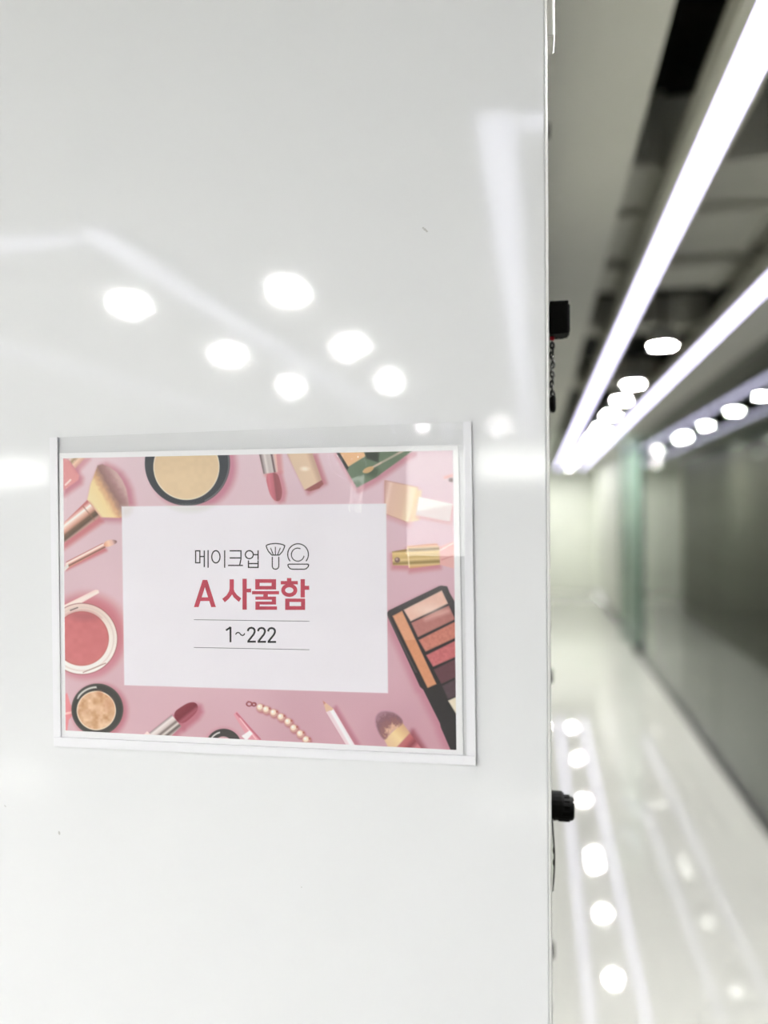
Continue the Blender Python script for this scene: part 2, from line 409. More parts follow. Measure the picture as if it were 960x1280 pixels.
kz2 = (at(705, 1010, LOCKY)).z
k2 = thing('locker_key', 'black rounded key knob in the lower locker lock with a hanging cord', 'key', (DF+0.0134, LOCKY, kz2))
b = bmesh.new()
lathe(b, [(0, -0.010), (0.0102, -0.010), (0.0102, -0.0085), (0.0098, -0.008), (0.0096, 0.0035), (0.0088, 0.0056), (0.0074, 0.0066), (0, 0.0068)], 'X', 28)
o = obj('key_head', b, M['black'], k2, True)
b = bmesh.new()
for k in range(14):
    a = 2*math.pi*k/14
    box(b, -0.006, 0.0030, 0.0097*math.cos(a)-0.0006, 0.0097*math.cos(a)+0.0006, 0.0097*math.sin(a)-0.0006, 0.0097*math.sin(a)+0.0006)
obj('grip_rib', b, M['black'], k2)
b = bmesh.new(); bmesh.ops.create_uvsphere(b, u_segments=10, v_segments=8, radius=0.0011, matrix=Matrix.Translation((0.0058, -0.004, 0.0062)))
obj('rivet', b, M['white'], k2, True)
b = bmesh.new()
cpts = [at(x, y, LOCKY) - k2.location for x, y in ((690, 1024), (690.6, 1034), (691.6, 1046), (692.6, 1060), (693.0, 1074), (692.7, 1088), (691.8, 1102), (690.6, 1114))]
tube(b, cpts, 0.0007, 8); obj('cord', b, M['steel'], k2, True)
b = bmesh.new()
for (x, y) in ((693.0, 1063), (693.0, 1078)):
    bmesh.ops.create_uvsphere(b, u_segments=10, v_segments=8, radius=0.0014, matrix=Matrix.Translation(at(x-0.8, y, LOCKY)-k2.location) @ Matrix.Diagonal((0.7, 1, 2.0, 1)))
obj('cord_knot', b, M['black'], k2, True)

# ------------------------------------------------------------------ sign holder on the end panel
def quad_prism(b, pts, ya, yb):
    """four traced corners (tl, tr, br, bl) carried by a slab from y=ya (front) to y=yb"""
    A = [b.verts.new(at(x, y, ya)) for x, y in pts]
    B = []
    for v in A: B.append(b.verts.new((v.co.x, yb, v.co.z)))
    b.faces.new(A); b.faces.new(B[::-1])
    for k in range(4): b.faces.new((A[k], B[k], B[(k+1) % 4], A[(k+1) % 4]))
    bmesh.ops.recalc_face_normals(b, faces=b.faces)
HT = [(62, 547), (589, 527), (595, 957), (67, 933)]
holder = thing('sign_holder', 'clear plastic sign pocket fixed on the glossy white locker end panel', 'sign holder', tuple(at(330, 742, PANEL_Y)))
hoff = -Vector(holder.location)
def hpart(name, b, m, parent=None, root=holder, smooth=False):
    for v in b.verts: v.co -= root.location
    return obj(name, b, m, parent or root, smooth)
b = bmesh.new(); quad_prism(b, HT, PANEL_Y-0.0008, PANEL_Y-0.0001); hpart('back_sheet', b, M['backing'])
b = bmesh.new(); quad_prism(b, [(62, 547), (71.5, 546.6), (76, 932.5), (67, 933)], PANEL_Y-0.0022, PANEL_Y-0.0009); hpart('side_rail', b, M['rail'])
b = bmesh.new(); quad_prism(b, [(579, 527.4), (589, 527), (595, 957), (583.5, 956.5)], PANEL_Y-0.0022, PANEL_Y-0.0009); hpart('side_rail', b, M['rail'])
b = bmesh.new(); quad_prism(b, [(67, 921.5), (594.8, 945.6), (595, 957), (67, 933)], PANEL_Y-0.0032, PANEL_Y-0.0009); hpart('bottom_rail', b, M['rail'])

# front film: a thin sheet that bellies a little, so it catches the lamps
def film():
    nx, nz = 420, 260
    y = PANEL_Y - 0.0024
    c = [np.array(at(px, py, y)) for px, py in ((70, 547), (581, 528), (586, 947), (75, 924))]
    u, v = np.meshgrid(np.linspace(0, 1, nx), np.linspace(0, 1, nz))
    P = (c[0][None, None]*((1-u)*(1-v))[..., None] + c[1]*(u*(1-v))[..., None] + c[2]*(u*v)[..., None] + c[3]*((1-u)*v)[..., None])
    px, py = proj(P[..., 0], P[..., 1], P[..., 2])
    hgt = film_height(px, py)
    P[..., 1] -= hgt
    me = bpy.data.meshes.new('front_film')
    idx = np.arange(nx*nz).reshape(nz, nx)
    f = np.stack([idx[:-1, :-1], idx[1:, :-1], idx[1:, 1:], idx[:-1, 1:]], -1).reshape(-1, 4)
    V = P.reshape(-1, 3) + np.array(hoff)
    mesh_np(me, V, f)
    me.polygons.foreach_set('use_smooth', [True]*len(me.polygons))
    me.materials.append(M['film'])
    o = bpy.data.objects.new('front_film', me); COL.objects.link(o); o.parent = holder
    return o
def mesh_np(me, V, f):
    me.vertices.add(len(V)); me.vertices.foreach_set('co', np.asarray(V, dtype=np.float32).ravel())
    me.loops.add(f.size); me.loops.foreach_set('vertex_index', f.astype(np.int32).ravel())
    me.polygons.add(len(f)); me.polygons.foreach_set('loop_start', np.arange(0, f.size, 4, dtype=np.int32))
    me.update(calc_edges=True); me.validate()
def sm(a, b, x):
    t = np.clip((x-a)/(b-a), 0, 1); return t*t*(3-2*t)
def film_height(px, py):
    # gentle belly that drops to the right hand seam, fuller below the middle, with one slanting wrinkle
    t = np.clip(px, 75, 580)
    h = np.where(t < 497, (t-75)/422*0.0022, 0.0022 - (t-497)*0.00053*0.054)
    k = 14.0; h = 0.0022 - 0.0 + np.where(True, -np.log(np.exp((0.0022-(t-75)/422*0.0022)/0.0002)+np.exp(((t-497)*0.00053*0.054)/0.0002))*0.0002, 0)
    yy_ = np.clip(py-578, 0, 118); h = h + 0.00053*yy_**2/4000*(1-sm(700, 930, py))
    x0 = 434-(py-600)*0.09
    h = h + 0.0015*np.exp(-0.5*((px-x0)/13)**2)*sm(560, 600, py)*(1-sm(640, 690, py))
    h = np.maximum(h, -0.0004)
    return h
film()

# ------------------------------------------------------------------ the printed sheet in the pocket
sheet = thing('locker_sign', 'printed sheet with pink cosmetics picture and a white text panel reading A 1~222', 'sign', tuple(at(326, 745, PANEL_Y)))
SY = PANEL_Y - 0.0012            # front face of the paper
b = bmesh.new(); quad_prism(b, [(74, 566.5), (573, 556), (579, 945.5), (76.5, 921)], SY, PANEL_Y-0.0009); hpart('paper', b, M['paper'], root=sheet)
PR = [(79, 573), (566, 563), (570.5, 937.5), (82, 913)]

# -- the picture: painted per point of a fine mesh, each pictured item its own piece of print
NX, NZ = 740, 530
py_ = SY - 0.00006
pc = [np.array(at(x, y, py_)) for x, y in PR]
# homography from the unit square so straight print stays straight
def homog(src, dst):
    A = []
    for (x, y), (u, v) in zip(src, dst):
        A.append([x, y, 1, 0, 0, 0, -u*x, -u*y]); A.append([0, 0, 0, x, y, 1, -v*x, -v*y])
    h = np.linalg.solve(np.array(A, float), np.array([c for q in dst for c in q], float)); return np.append(h, 1).reshape(3, 3)
Hm = homog([(0, 0), (1, 0), (1, 1), (0, 1)], [(p[0], p[2]) for p in pc])
u, v = np.meshgrid(np.linspace(0, 1, NX), np.linspace(0, 1, NZ))
q = np.stack([u, v, np.ones_like(u)], -1) @ Hm.T
GX, GZ = q[..., 0]/q[..., 2], q[..., 1]/q[..., 2]
X, Y = proj(GX, np.full_like(GX, py_), GZ)           # traced position of each point of the print
R = np.zeros((NZ, NX, 3)); ID = np.zeros((NZ, NX), np.int32); NAMES = ['pink_print']
def seg_d(ax, ay, bx_, by):
    dx, dy = bx_-ax, by-ay; t = np.clip(((X-ax)*dx+(Y-ay)*dy)/(dx*dx+dy*dy+1e-9), 0, 1)
    return np.hypot(X-ax-t*dx, Y-ay-t*dy)
def sd_poly(pts):
    d = np.full(X.shape, 1e9); ins = np.zeros(X.shape, bool); n = len(pts)
    for i in range(n):
        (ax, ay), (bx_, by) = pts[i], pts[(i+1) % n]
        d = np.minimum(d, seg_d(ax, ay, bx_, by))
        if ay != by:
            c = ((ay > Y) != (by > Y)) & (X < (bx_-ax)*(Y-ay)/(by-ay)+ax); ins ^= c
    return np.where(ins, -d, d)
def sd_circ(cx, cy_, rx, ry=None):
    ry = ry or rx; k = np.hypot((X-cx)/rx, (Y-cy_)/ry); return (k-1)*min(rx, ry)
def sd_cap(ax, ay, bx_, by, r): return seg_d(ax, ay, bx_, by) - r
def smooth_pts(pts, it=3):
    p = [np.array(a, float) for a in pts]
    for _ in range(it):
        o = []
        for i in range(len(p)):
            a, b_ = p[i], p[(i+1) % len(p)]; o += [a*0.75+b_*0.25, a*0.25+b_*0.75]
        p = o
    return [tuple(a) for a in p]
def noise2(scale, seed=0):
    r = np.random.default_rng(seed); g = r.random((int(420/scale)+4, int(540/scale)+4))
    fx, fy = (X-70)/scale, (Y-555)/scale; fx = np.clip(fx, 0, g.shape[1]-2.01); fy = np.clip(fy, 0, g.shape[0]-2.01)
    i, j = fx.astype(int), fy.astype(int); a, b_ = sm(0, 1, fx-i), sm(0, 1, fy-j)
    return (g[j, i]*(1-a)+g[j, i+1]*a)*(1-b_)+(g[j+1, i]*(1-a)+g[j+1, i+1]*a)*b_ - 0.5
def put(sd, col, a=1.0, aa=0.6, idn=None):
    global R
    cov = np.clip(0.5 - sd/(2*aa), 0, 1)*a
    R = R*(1-cov[..., None]) + np.broadcast_to(np.asarray(col, float), R.shape)*cov[..., None]
    if idn is not None:
        if idn not in NAMES or idn in ('eye_shadow_pan',): NAMES.append(idn); k = len(NAMES)-1
        else: k = NAMES.index(idn)
        ID[sd < 0] = k
def shade(sd, col, a, soft):                     # soft dark fringe of the pictured item, as printed
    global R
    cov = (1-sm(-soft*0.4, soft, sd))*a
    R = R*(1-cov[..., None]) + np.asarray(col, float)*cov[..., None]
def sdo(f, dx, dy, *args):
    global X, Y
    X0, Y0_ = X, Y; X, Y = X-dx, Y-dy; r = f(*args); X, Y = X0, Y0_; return r
def stripes(ax, ay, nx, ny, stops):
    """colour ramp along the direction (nx, ny) from (ax, ay); stops: (t px, rgb)"""
    L = math.hypot(nx, ny); t = ((X-ax)*nx+(Y-ay)*ny)/L
    ts = [s[0] for s in stops]; return np.stack([np.interp(t, ts, [s[1][k] for s in stops]) for k in range(3)], -1)
PK = (196, 118, 132)
# ground
uu, vv = (X-80)/488.0, (Y-568)/360.0
def bil(a, b_, c, d): return (np.array(a)*((1-uu)*(1-vv))[..., None]+np.array(b_)*(uu*(1-vv))[..., None]+np.array(c)*((1-uu)*vv)[..., None]+np.array(d)*(uu*vv)[..., None])
R = bil((224, 200, 207), (224, 198, 208), (212, 174, 183), (200, 150, 164)) + (noise2(60, 1)*10)[..., None]
# rose gold case, top left corner
pts = [(78, 572), (87, 576), (99, 594), (98, 600), (78, 614)]
shade(sd_poly([(x+3, y+4) for x, y in pts]), PK, 0.8, 7); put(sd_poly(pts), (222, 152, 152), idn='printed_case')
put(sd_cap(88, 600, 82, 606, 1.2), (250, 225, 220), 0.9)
g = [(86, 574), (92, 571), (108, 571), (94, 586)]
shade(sd_poly([(x+3, y+3) for x, y in g]), PK, 0.6, 6); put(sd_poly(g), stripes(88, 573, 1, 1, [(0, (240, 225, 210)), (4, (170, 140, 110)), (8, (235, 205, 180)), (14, (205, 150, 140))]), idn='printed_case')
# fan brush
br = [(109, 625), (113, 606), (119, 590), (122, 582), (128, 580), (137, 584), (146, 590), (153, 600), (158, 611), (161, 628), (160, 646), (148, 647.5), (125.5, 646.7)]
sb = sd_poly(br)
shade(sdo(sd_poly, 5, 2, br), (186, 110, 128), 0.75, 9)
tt = ((X-117)*0.86+(Y-636)*-0.5)/46.0
col = np.stack([np.interp(tt+0.05*noise2(3, 5), [0, .35, .5, .68, .82, 1], c) for c in ([236, 236, 214, 150, 168, 205], [218, 212, 168, 116, 130, 172], [172, 160, 130, 112, 128, 170])], -1)
put(sb, col, idn='printed_fan_brush', aa=1.0)
fe = [(109, 625), (125.5, 646.7), (78, 680), (78, 655)]
shade(sd_poly([(x+2, y+5) for x, y in fe]), (190, 95, 100), 0.7, 6)
put(sd_poly(fe), stripes(94, 640, 0.62, 0.79, [(0, (200, 120, 120)), (3, (232, 190, 180)), (5, (250, 244, 240)), (9, (226, 186, 168)), (12, (205, 150, 132)), (15, (120, 92, 76)), (19, (98, 82, 68)), (22, (190, 150, 140)), (26, (205, 120, 118))]), idn='printed_fan_brush')
put(sd_cap(104, 633, 118, 650, 0.8), (150, 100, 86), 0.5)
# thin brush
tb = [(82, 708), (84, 702), (128.6, 678.7), (131.7, 684)]
shade(sd_poly([(x+1, y+4) for x, y in tb]), (196, 98, 104), 0.75, 4)
put(sd_poly([(80, 711), (83, 702), (128.6, 678.7), (132, 684.5), (86, 710), (80, 714)]), stripes(106, 690, 0.46, 0.89, [(-2, (176, 92, 92)), (0.5, (188, 110, 104)), (2, (252, 238, 232)), (4, (236, 190, 176)), (6, (130, 90, 78)), (8, (226, 160, 140)), (10, (206, 110, 108))]), idn='printed_thin_brush')
put(sd_poly([(80, 709), (85, 704), (86, 709), (80, 715)]), (235, 232, 228), 0.9)
put(sd_poly(smooth_pts([(128.6, 679), (137, 674), (147, 675.5), (145, 680), (132, 685)], 2)), stripes(130, 681, 0.93, -0.36, [(0, (222, 160, 130)), (6, (240, 205, 180)), (11, (225, 185, 175)), (15, (150, 110, 110))]), idn='printed_thin_brush')
# blush compact with its lid
shade(sd_circ(108, 792, 44), (196, 104, 112), 0.8, 16); shade(sd_circ(106, 803, 44), PK, 0.6, 9)
put(sd_poly([(79, 757), (119, 737), (123, 737.5), (124, 741), (112, 748), (79, 767)]), stripes(100, 748, 0.4, 0.9, [(-4, (240, 205, 200)), (2, (246, 230, 222)), (7, (236, 214, 208)), (10, (214, 168, 168))]), idn='printed_blush_compact')
so = sd_circ(102.3, 798.5, 44.8)
ang = np.arctan2(Y-798.5, X-102.3)
put(so, (150, 90, 90), 1, idn='printed_blush_compact'); put(so+0.8, np.stack([np.interp(ang, [-3.2, -1.2, -.2, 1.0, 3.2], c) for c in ([236, 228, 240, 246, 246], [216, 204, 228, 238, 240], [208, 194, 220, 234, 236])], -1))
put(np.abs(so+5)-0.9, (214, 196, 188), 0.55); put(sd_cap(104, 840.5, 132, 829, 0.5), (150, 110, 100), .9); put(sd_cap(88, 763, 97, 759.5, 0.6), (80, 60, 56), .9)
si = sd_circ(102, 798.2, 34.0)
put(si, (204, 116, 118) + (noise2(6, 8)*8)[..., None]); put(np.maximum(si, sd_circ(106, 764, 22, 12)), (176, 100, 104), 0.75, 4); put(np.abs(si+0.6)-0.7, (170, 100, 92), 0.45)
# bronzer pot
put(sd_poly([(80, 869), (84, 866), (88, 880), (92, 886), (92, 893), (86, 900), (84, 914), (80, 914)]), (226, 130, 134), 0.8, idn='printed_clip'); put(sd_cap(82, 892, 92, 890, 1.4), (246, 200, 196), .9)
shade(sd_circ(125, 889, 32), (180, 100, 112), 0.8, 8)
so = sd_circ(121.7, 886.8, 32.3); put(so, (52, 50, 46), idn='printed_bronzer'); put(np.abs(so+1)-0.8, (90, 84, 76), .5)
put(np.maximum(np.abs(sd_circ(121, 887, 28))-1.2, sd_poly([(96, 874), (102, 858), (120, 856), (122, 864)])), (225, 222, 215), 0.9)
n = noise2(7, 11)*1.2+noise2(3, 12)*.6
si = sd_circ(120.4, 888.2, 24.6); put(si, (236, 214, 190)); put(si+1.4, np.clip(np.array((214, 170, 132))+n[..., None]*np.array((30, 46, 52)), 0, 255))
put(sd_circ(136, 880, 6, 8), (190, 126, 92), .5, 3); put(sd_circ(124, 866, 4, 3), (190, 130, 96), .6, 2); put(sd_circ(106, 890, 7, 4), (196, 140, 104), .4, 3)
# lipstick, bottom
lip = [(214.7, 892), (230, 881), (239, 877.4), (246, 879), (248, 886), (243, 894), (226, 907.5)]
shade(sd_poly([(x+4, y+4) for x, y in lip]), (180, 96, 112), .8, 7); shade(sd_poly([(188, 920), (216, 897), (229, 911), (214, 926)]), (180, 96, 112), .7, 7)
put(sd_poly(smooth_pts(lip, 2)), stripes(222, 886, .62, .78, [(0, (138, 56, 66)), (6, (128, 36, 54)), (11, (120, 34, 50)), (15, (164, 82, 96)), (20, (150, 64, 80))]), idn='printed_lipstick')
put(sd_poly([(184, 918), (214.7, 893.5), (226.5, 908), (212, 922)]), stripes(203, 903, .62, .78, [(0, (150, 130, 130)), (3, (236, 228, 226)), (7, (214, 200, 196)), (10, (120, 104, 100)), (13, (226, 216, 210)), (16, (96, 84, 80)), (20, (210, 190, 186))]), idn='printed_lipstick')
put(sd_poly([(178, 920), (184, 914), (190, 920)]), (246, 226, 220), 0.9)
# dark pot, bottom centre, and clear tube
so = sd_circ(279.5, 932, 22, 21); shade(so, PK, .5, 6); put(so, (56, 52, 50), idn='printed_dark_pot'); put(sd_circ(279, 935, 13, 14.5), (214, 170, 178)); put(np.maximum(np.abs(sd_circ(279.5, 932, 18, 17))-.9, X-275), (236, 232, 230), .9)
put(sd_poly([(292, 893), (296, 889), (326, 925), (312, 926)]), (226, 150, 162), .75, idn='printed_clear_tube')
put(sd_cap(296, 892, 325, 924, 1.2), (190, 96, 112), .75); put(sd_cap(300, 898, 320, 924, .7), (246, 206, 210), .8); put(sd_poly([(302, 920), (312, 913), (316, 917), (308, 926)]), (248, 244, 244), .95)
# pearl bracelet
pb = [(425, 138), (468, 154), (520, 176), (572, 206), (622, 240), (662, 284), (708, 324), (750, 366)]
pb = [(250+a/5.647, 860+b_/5.647) for a, b_ in pb]
for (x, y) in pb: shade(sd_circ(x+1.5, y+1.5, 5), (176, 92, 92), .6, 3)
for (x, y) in pb:
    put(sd_circ(x, y, 5.0), (206, 160, 146), idn='printed_pearl_string'); put(sd_circ(x-.6, y-.8, 3.4), (240, 224, 204)); put(sd_circ(x-1.2, y-1.4, 1.3), (255, 252, 246))
    put(sd_circ(x+4.2, y-1.6, 1.3), (176, 96, 84), .9)
put(np.abs(sd_circ(311.5, 880, 3.2, 2.6))-.7, (140, 62, 66), idn='printed_pearl_string'); put(np.abs(sd_circ(317.5, 880.5, 2.4, 2))-.8, (140, 62, 66)); put(sd_cap(310, 876.6, 319, 880, .5), (170, 90, 90), .8)
# white pencil
shade(sd_poly([(412, 891), (420, 884), (448, 930), (436, 932)]), (176, 100, 116), .7, 5)
put(sd_poly([(407.6, 890), (416.8, 886), (444, 932), (433, 932)]), stripes(411, 889, .87, -.5, [(0, (236, 214, 220)), (3, (250, 246, 248)), (7, (240, 226, 232)), (10, (206, 160, 172))]), idn='printed_pencil')
put(sd_poly([(403.6, 876), (406, 877.5), (416.8, 886), (414, 888.4), (411.5, 888), (407.6, 890)]), (222, 186, 156), idn='printed_pencil'); put(sd_poly([(403.4, 875.6), (407.2, 878.6), (404.8, 881)]), (196, 130, 124))
# blush brush
shade(sd_poly([(498, 936), (516, 914), (533, 940)]), (150, 74, 84), .9, 7)
hd_ = [(512, 916), (496, 934), (498, 940), (530, 940)]
put(sd_poly(hd_), stripes(504, 925, .74, .66, [(0, (196, 112, 112)), (6, (186, 96, 100)), (12, (140, 62, 70)), (18, (200, 120, 130))]), idn='printed_blush_brush')
put(sd_poly([(480.3, 924.5), (502.7, 903), (512.4, 916), (495.8, 934), (486, 936)]), stripes(480, 924, .72, -.69, [(0, (226, 190, 150)), (14, (238, 212, 160)), (22, (226, 190, 140)), (32, (206, 160, 130))]), idn='printed_blush_brush', aa=1)
bb = smooth_pts([(470, 908), (469, 897), (474, 890), (484, 888.5), (496, 892), (505, 902), (500, 908), (490, 913), (482, 926), (476, 921)], 2)
rr_ = np.hypot(X-492, Y-915); put(sd_poly(bb), np.stack([np.interp(rr_+6*noise2(2.2, 21), [6, 12, 20, 26], c) for c in ([220, 150, 134, 160], [176, 100, 92, 116], [150, 98, 102, 128])], -1), aa=1.3, idn='printed_blush_brush')
# face palette, right
pal = [(483, 767), (486, 763), (549, 732.5), (552, 732), (559, 733), (562, 741), (566, 748), (590, 790), (590, 940), (563.5, 938), (551, 909), (550, 904), (529, 862), (525, 858.4)]
shade(sd_poly([(x-3, y+5) for x, y in pal]), (186, 110, 128), .55, 9)
put(sd_poly(pal), np.stack([np.interp(Y, [735, 790, 850], c) for c in ([84, 46, 30], [80, 38, 24], [80, 40, 26])], -1), idn='printed_palette')
put(sd_cap(484, 768, 520, 840, 1.0), (120, 112, 110), .5, 1.2)
for pts, c, nn in (([(490.6, 770), (502.7, 763.5), (545.6, 855), (534.5, 860)], (214, 146, 108), 0), ([(504.6, 762.3), (552.3, 738), (560, 754.4), (513.2, 776.7)], (234, 192, 176), 0),
        ([(514, 778.6), (561, 757), (569, 774), (522.4, 796.5)], (182, 120, 114), 0), ([(523.3, 800), (572, 775.5), (572, 796), (532, 814.5)], (202, 126, 110), 1), ([(532.7, 819), (572, 799.5), (572, 820), (541.3, 833.4)], (198, 108, 110), 1),
        ([(542, 837), (572, 822.5), (572, 845.5), (551.6, 855)], (98, 58, 66), 0), ([(552.5, 857.5), (572, 847.7), (573, 869), (560, 874)], (78, 58, 66), 0), ([(560, 875.8), (573, 870), (573, 897)], (234, 222, 200), 0)):
    cc = np.array(c, float) + (noise2(2.5, 30)*(16 if nn else 6))[..., None]
    if c == (214, 146, 108): cc = cc + np.where(Y < 800, 1, 0)[..., None]*np.array((8, 14, 18))
    s_ = sd_poly(pts); put(s_, cc, idn='eye_shadow_pan'); put(np.abs(s_+.5)-.5, np.array(c)*0.8, .5)
put(sd_circ(535, 762, 14, 5), (250, 226, 214), .6, 5); put(sd_cap(532, 774, 560, 764, 2), (236, 190, 180), .6, 3)
# powder compact, top
shade(sd_circ(241, 583, 52), (186, 110, 130), .75, 9)
so = sd_circ(234.2, 579, 53.2); put(so, (58, 62, 68), idn='printed_powder_compact'); put(np.maximum(np.abs(so+1.4)-.6, 256-X), (150, 146, 150), .7)
si = sd_circ(233, 583.6, 41.4); put(si, (240, 226, 206)); put(si+1.2, np.array((226, 200, 164)) + (noise2(5, 40)*5)[..., None] + (sm(600, 575, Y)*-4)[..., None])
# lipstick, top
l2 = [(331, 592), (347, 590), (351, 605), (353, 615), (351, 625), (346, 627), (341, 624), (336, 615)]
shade(sd_poly([(x+4, y+1) for x, y in l2]), (196, 126, 138), .8, 5); shade(sd_poly([(327, 566), (350, 566), (352, 590), (332, 594)]), (206, 130, 132), .7, 5)
put(sd_poly(smooth_pts(l2, 2)), stripes(331, 606, 1, -.12, [(0, (186, 98, 112)), (6, (208, 124, 136)), (11, (190, 108, 120)), (13, (150, 86, 92)), (20, (160, 90, 96))]), idn='printed_coral_lipstick')
put(sd_poly([(323.4, 565), (345, 565), (347.4, 590), (329.4, 592.4)]), stripes(326, 578, 1, -.18, [(0, (90, 74, 76)), (3, (170, 156, 156)), (6, (226, 218, 216)), (9, (196, 186, 184)), (13, (206, 196, 194)), (15, (96, 76, 78)), (17, (214, 190, 186)), (20, (232, 190, 180))]), idn='printed_coral_lipstick')
# beige tube
tu = [(357.5, 565), (390, 565), (402.2, 600), (380.6, 612.5)]
shade(sd_poly([(x+5, y+4) for x, y in tu]), (188, 116, 126), .8, 6); put(sd_poly([(380.6, 612.5), (402.2, 600), (404.4, 605), (399, 610.5), (388, 614)]), (158, 96, 94), idn='printed_beige_tube')
put(sd_poly(tu), stripes(368, 588, .94, -.33, [(-3, (196, 160, 146)), (1, (222, 196, 170)), (20, (226, 200, 174)), (26, (200, 168, 146))]), idn='printed_beige_tube'); put(sd_circ(381, 586, 5, 2.6), (252, 240, 226), .8, 1.6)
# green palette, top
gp = [(419, 563), (446, 609.6), (468, 598), (516, 563)]
shade(sd_poly([(x+2, y+5) for x, y in gp]), (196, 130, 144), .8, 6); put(sd_poly(gp), np.array((108, 126, 104)) + (noise2(14, 44)*14)[..., None], idn='printed_green_palette')
put(sd_poly([(419, 563), (424.5, 565), (436, 584), (434, 588)]), (52, 50, 48)); put(sd_poly([(424, 565), (455, 565), (457, 570), (435.4, 583.4)]), (232, 184, 140)); put(sd_poly([(456, 565), (474, 565), (473, 578), (458, 573)]), (54, 60, 54), .9, 1.5); put(sd_circ(466, 590, 8, 6), (70, 82, 66), .7, 3)
put(sd_cap(466, 584, 505, 563, 1.3), (206, 186, 170)); put(sd_poly(smooth_pts([(452, 591), (456, 585), (466, 582), (468, 586), (460, 592)], 2)), (216, 176, 128), .95)
put(sd_poly([(480, 571), (516, 563), (500, 576), (470, 596)]), (120, 134, 112), .35)
# perfume bottle
pf_ = [(481, 600.6), (522.5, 609), (520, 625), (511, 653.5), (481, 642)]
shade(sd_poly([(x+1, y+4) for x, y in pf_]), (210, 150, 158), .6, 6); put(sd_poly(pf_), stripes(481, 620, 1, .2, [(-2, (206, 160, 152)), (4, (236, 206, 194)), (8, (226, 190, 172)), (24, (228, 194, 170)), (32, (240, 220, 188)), (42, (238, 210, 184))]), idn='printed_perfume_bottle')
put(np.abs(sd_poly(pf_))-.6, (200, 150, 136), .7)
put(sd_poly([(519, 612), (527, 613), (524, 650), (512, 653)]), (236, 214, 166), .8, 1.2)
cp = [(523.7, 621), (566, 630), (562, 652), (520, 643.7)]; shade(sd_poly([(x+1, y+3) for x, y in cp]), (214, 160, 164), .7, 4); put(sd_poly(cp), stripes(530, 620, .2, 1, [(0, (252, 250, 246)), (14, (242, 238, 236)), (20, (222, 206, 206))]), idn='printed_perfume_bottle')
put(sd_circ(564, 600, 3.4, 2.6), (120, 84, 88), .9, idn='printed_bead'); put(sd_cap(556, 597, 566, 594, 2), (222, 160, 156), .7)
# gold spray
gs = [(490, 689.5), (509, 686), (509, 682.5), (546, 679), (549, 684), (550, 706), (512.5, 710.6), (511, 707), (491, 706.5)]
shade(sd_poly([(x, y+4) for x, y in gs]), (196, 116, 126), .7, 6)
put(sd_poly([(548, 684), (568, 676), (572, 712), (550, 706)]), (232, 178, 172), .85, idn='printed_gold_spray'); put(sd_cap(550, 688, 566, 679, .8), (252, 230, 226), .9); put(sd_cap(552, 700, 567, 694, .6), (206, 130, 130), .8)
put(sd_poly(gs), stripes(525, 681, .05, 1, [(0, (206, 140, 110)), (3, (226, 190, 150)), (6, (150, 116, 74)), (9, (226, 198, 140)), (15, (206, 176, 116)), (18, (226, 200, 146)), (22, (150, 124, 74)), (25, (222, 192, 140)), (29, (206, 150, 110))]), idn='printed_gold_spray')
put(sd_circ(496.6, 700, 3.4), (130, 98, 92)); put(sd_circ(496, 699, 1.6), (190, 160, 150)); put(sd_cap(509.5, 684, 511.5, 709, 0.9), (246, 226, 190), .8)
# white text panel over the picture
PN = [(152, 633), (482.8, 629.4), (485, 866.5), (155.3, 856.5)]
spn = sd_poly(PN); put(spn, np.array((236, 233, 240)) + (noise2(40, 50)*3)[..., None], .975, idn='text_panel')
put(np.maximum(spn, -(sd_circ(241, 583, 54))) if False else np.maximum(spn, sd_circ(238, 584, 56)), (214, 216, 208), .55, 4)
put(np.maximum(spn, sd_circ(156, 636, 9)), (216, 210, 204), .5, 4)

RGBL = np.clip(lin(np.clip(R, 0, 255))*1.06, 0, 0.95)
mp = bpy.data.materials.new('printed ink'); mp.use_nodes = True
pbn = mp.node_tree.nodes['Principled BSDF']; pbn.inputs['Roughness'].default_value = 0.6
an = mp.node_tree.nodes.new('ShaderNodeAttribute'); an.attribute_name = 'ink'
mp.node_tree.links.new(an.outputs['Color'], pbn.inputs['Base Color'])
FID = ID[:-1, :-1]; idx = np.arange(NX*NZ).reshape(NZ, NX)
FQ = np.stack([idx[:-1, :-1], idx[1:, :-1], idx[1:, 1:], idx[:-1, 1:]], -1)
VW = np.stack([GX, np.full_like(GX, py_), GZ], -1).reshape(-1, 3) - np.array(sheet.location); CW = RGBL.reshape(-1, 3)
for k, nm in enumerate(NAMES):
    f = FQ[FID == k]
    if len(f) == 0: continue
    used, inv = np.unique(f.ravel(), return_inverse=True)
    me = bpy.data.meshes.new(nm); mesh_np(me, VW[used], inv.reshape(-1, 4))
    at_ = me.color_attributes.new('ink', 'FLOAT_COLOR', 'POINT')
    at_.data.foreach_set('color', np.concatenate([CW[used], np.ones((len(used), 1))], 1).astype(np.float32).ravel())
    me.materials.append(mp)
    o = bpy.data.objects.new(nm, me); COL.objects.link(o); o.parent = sheet

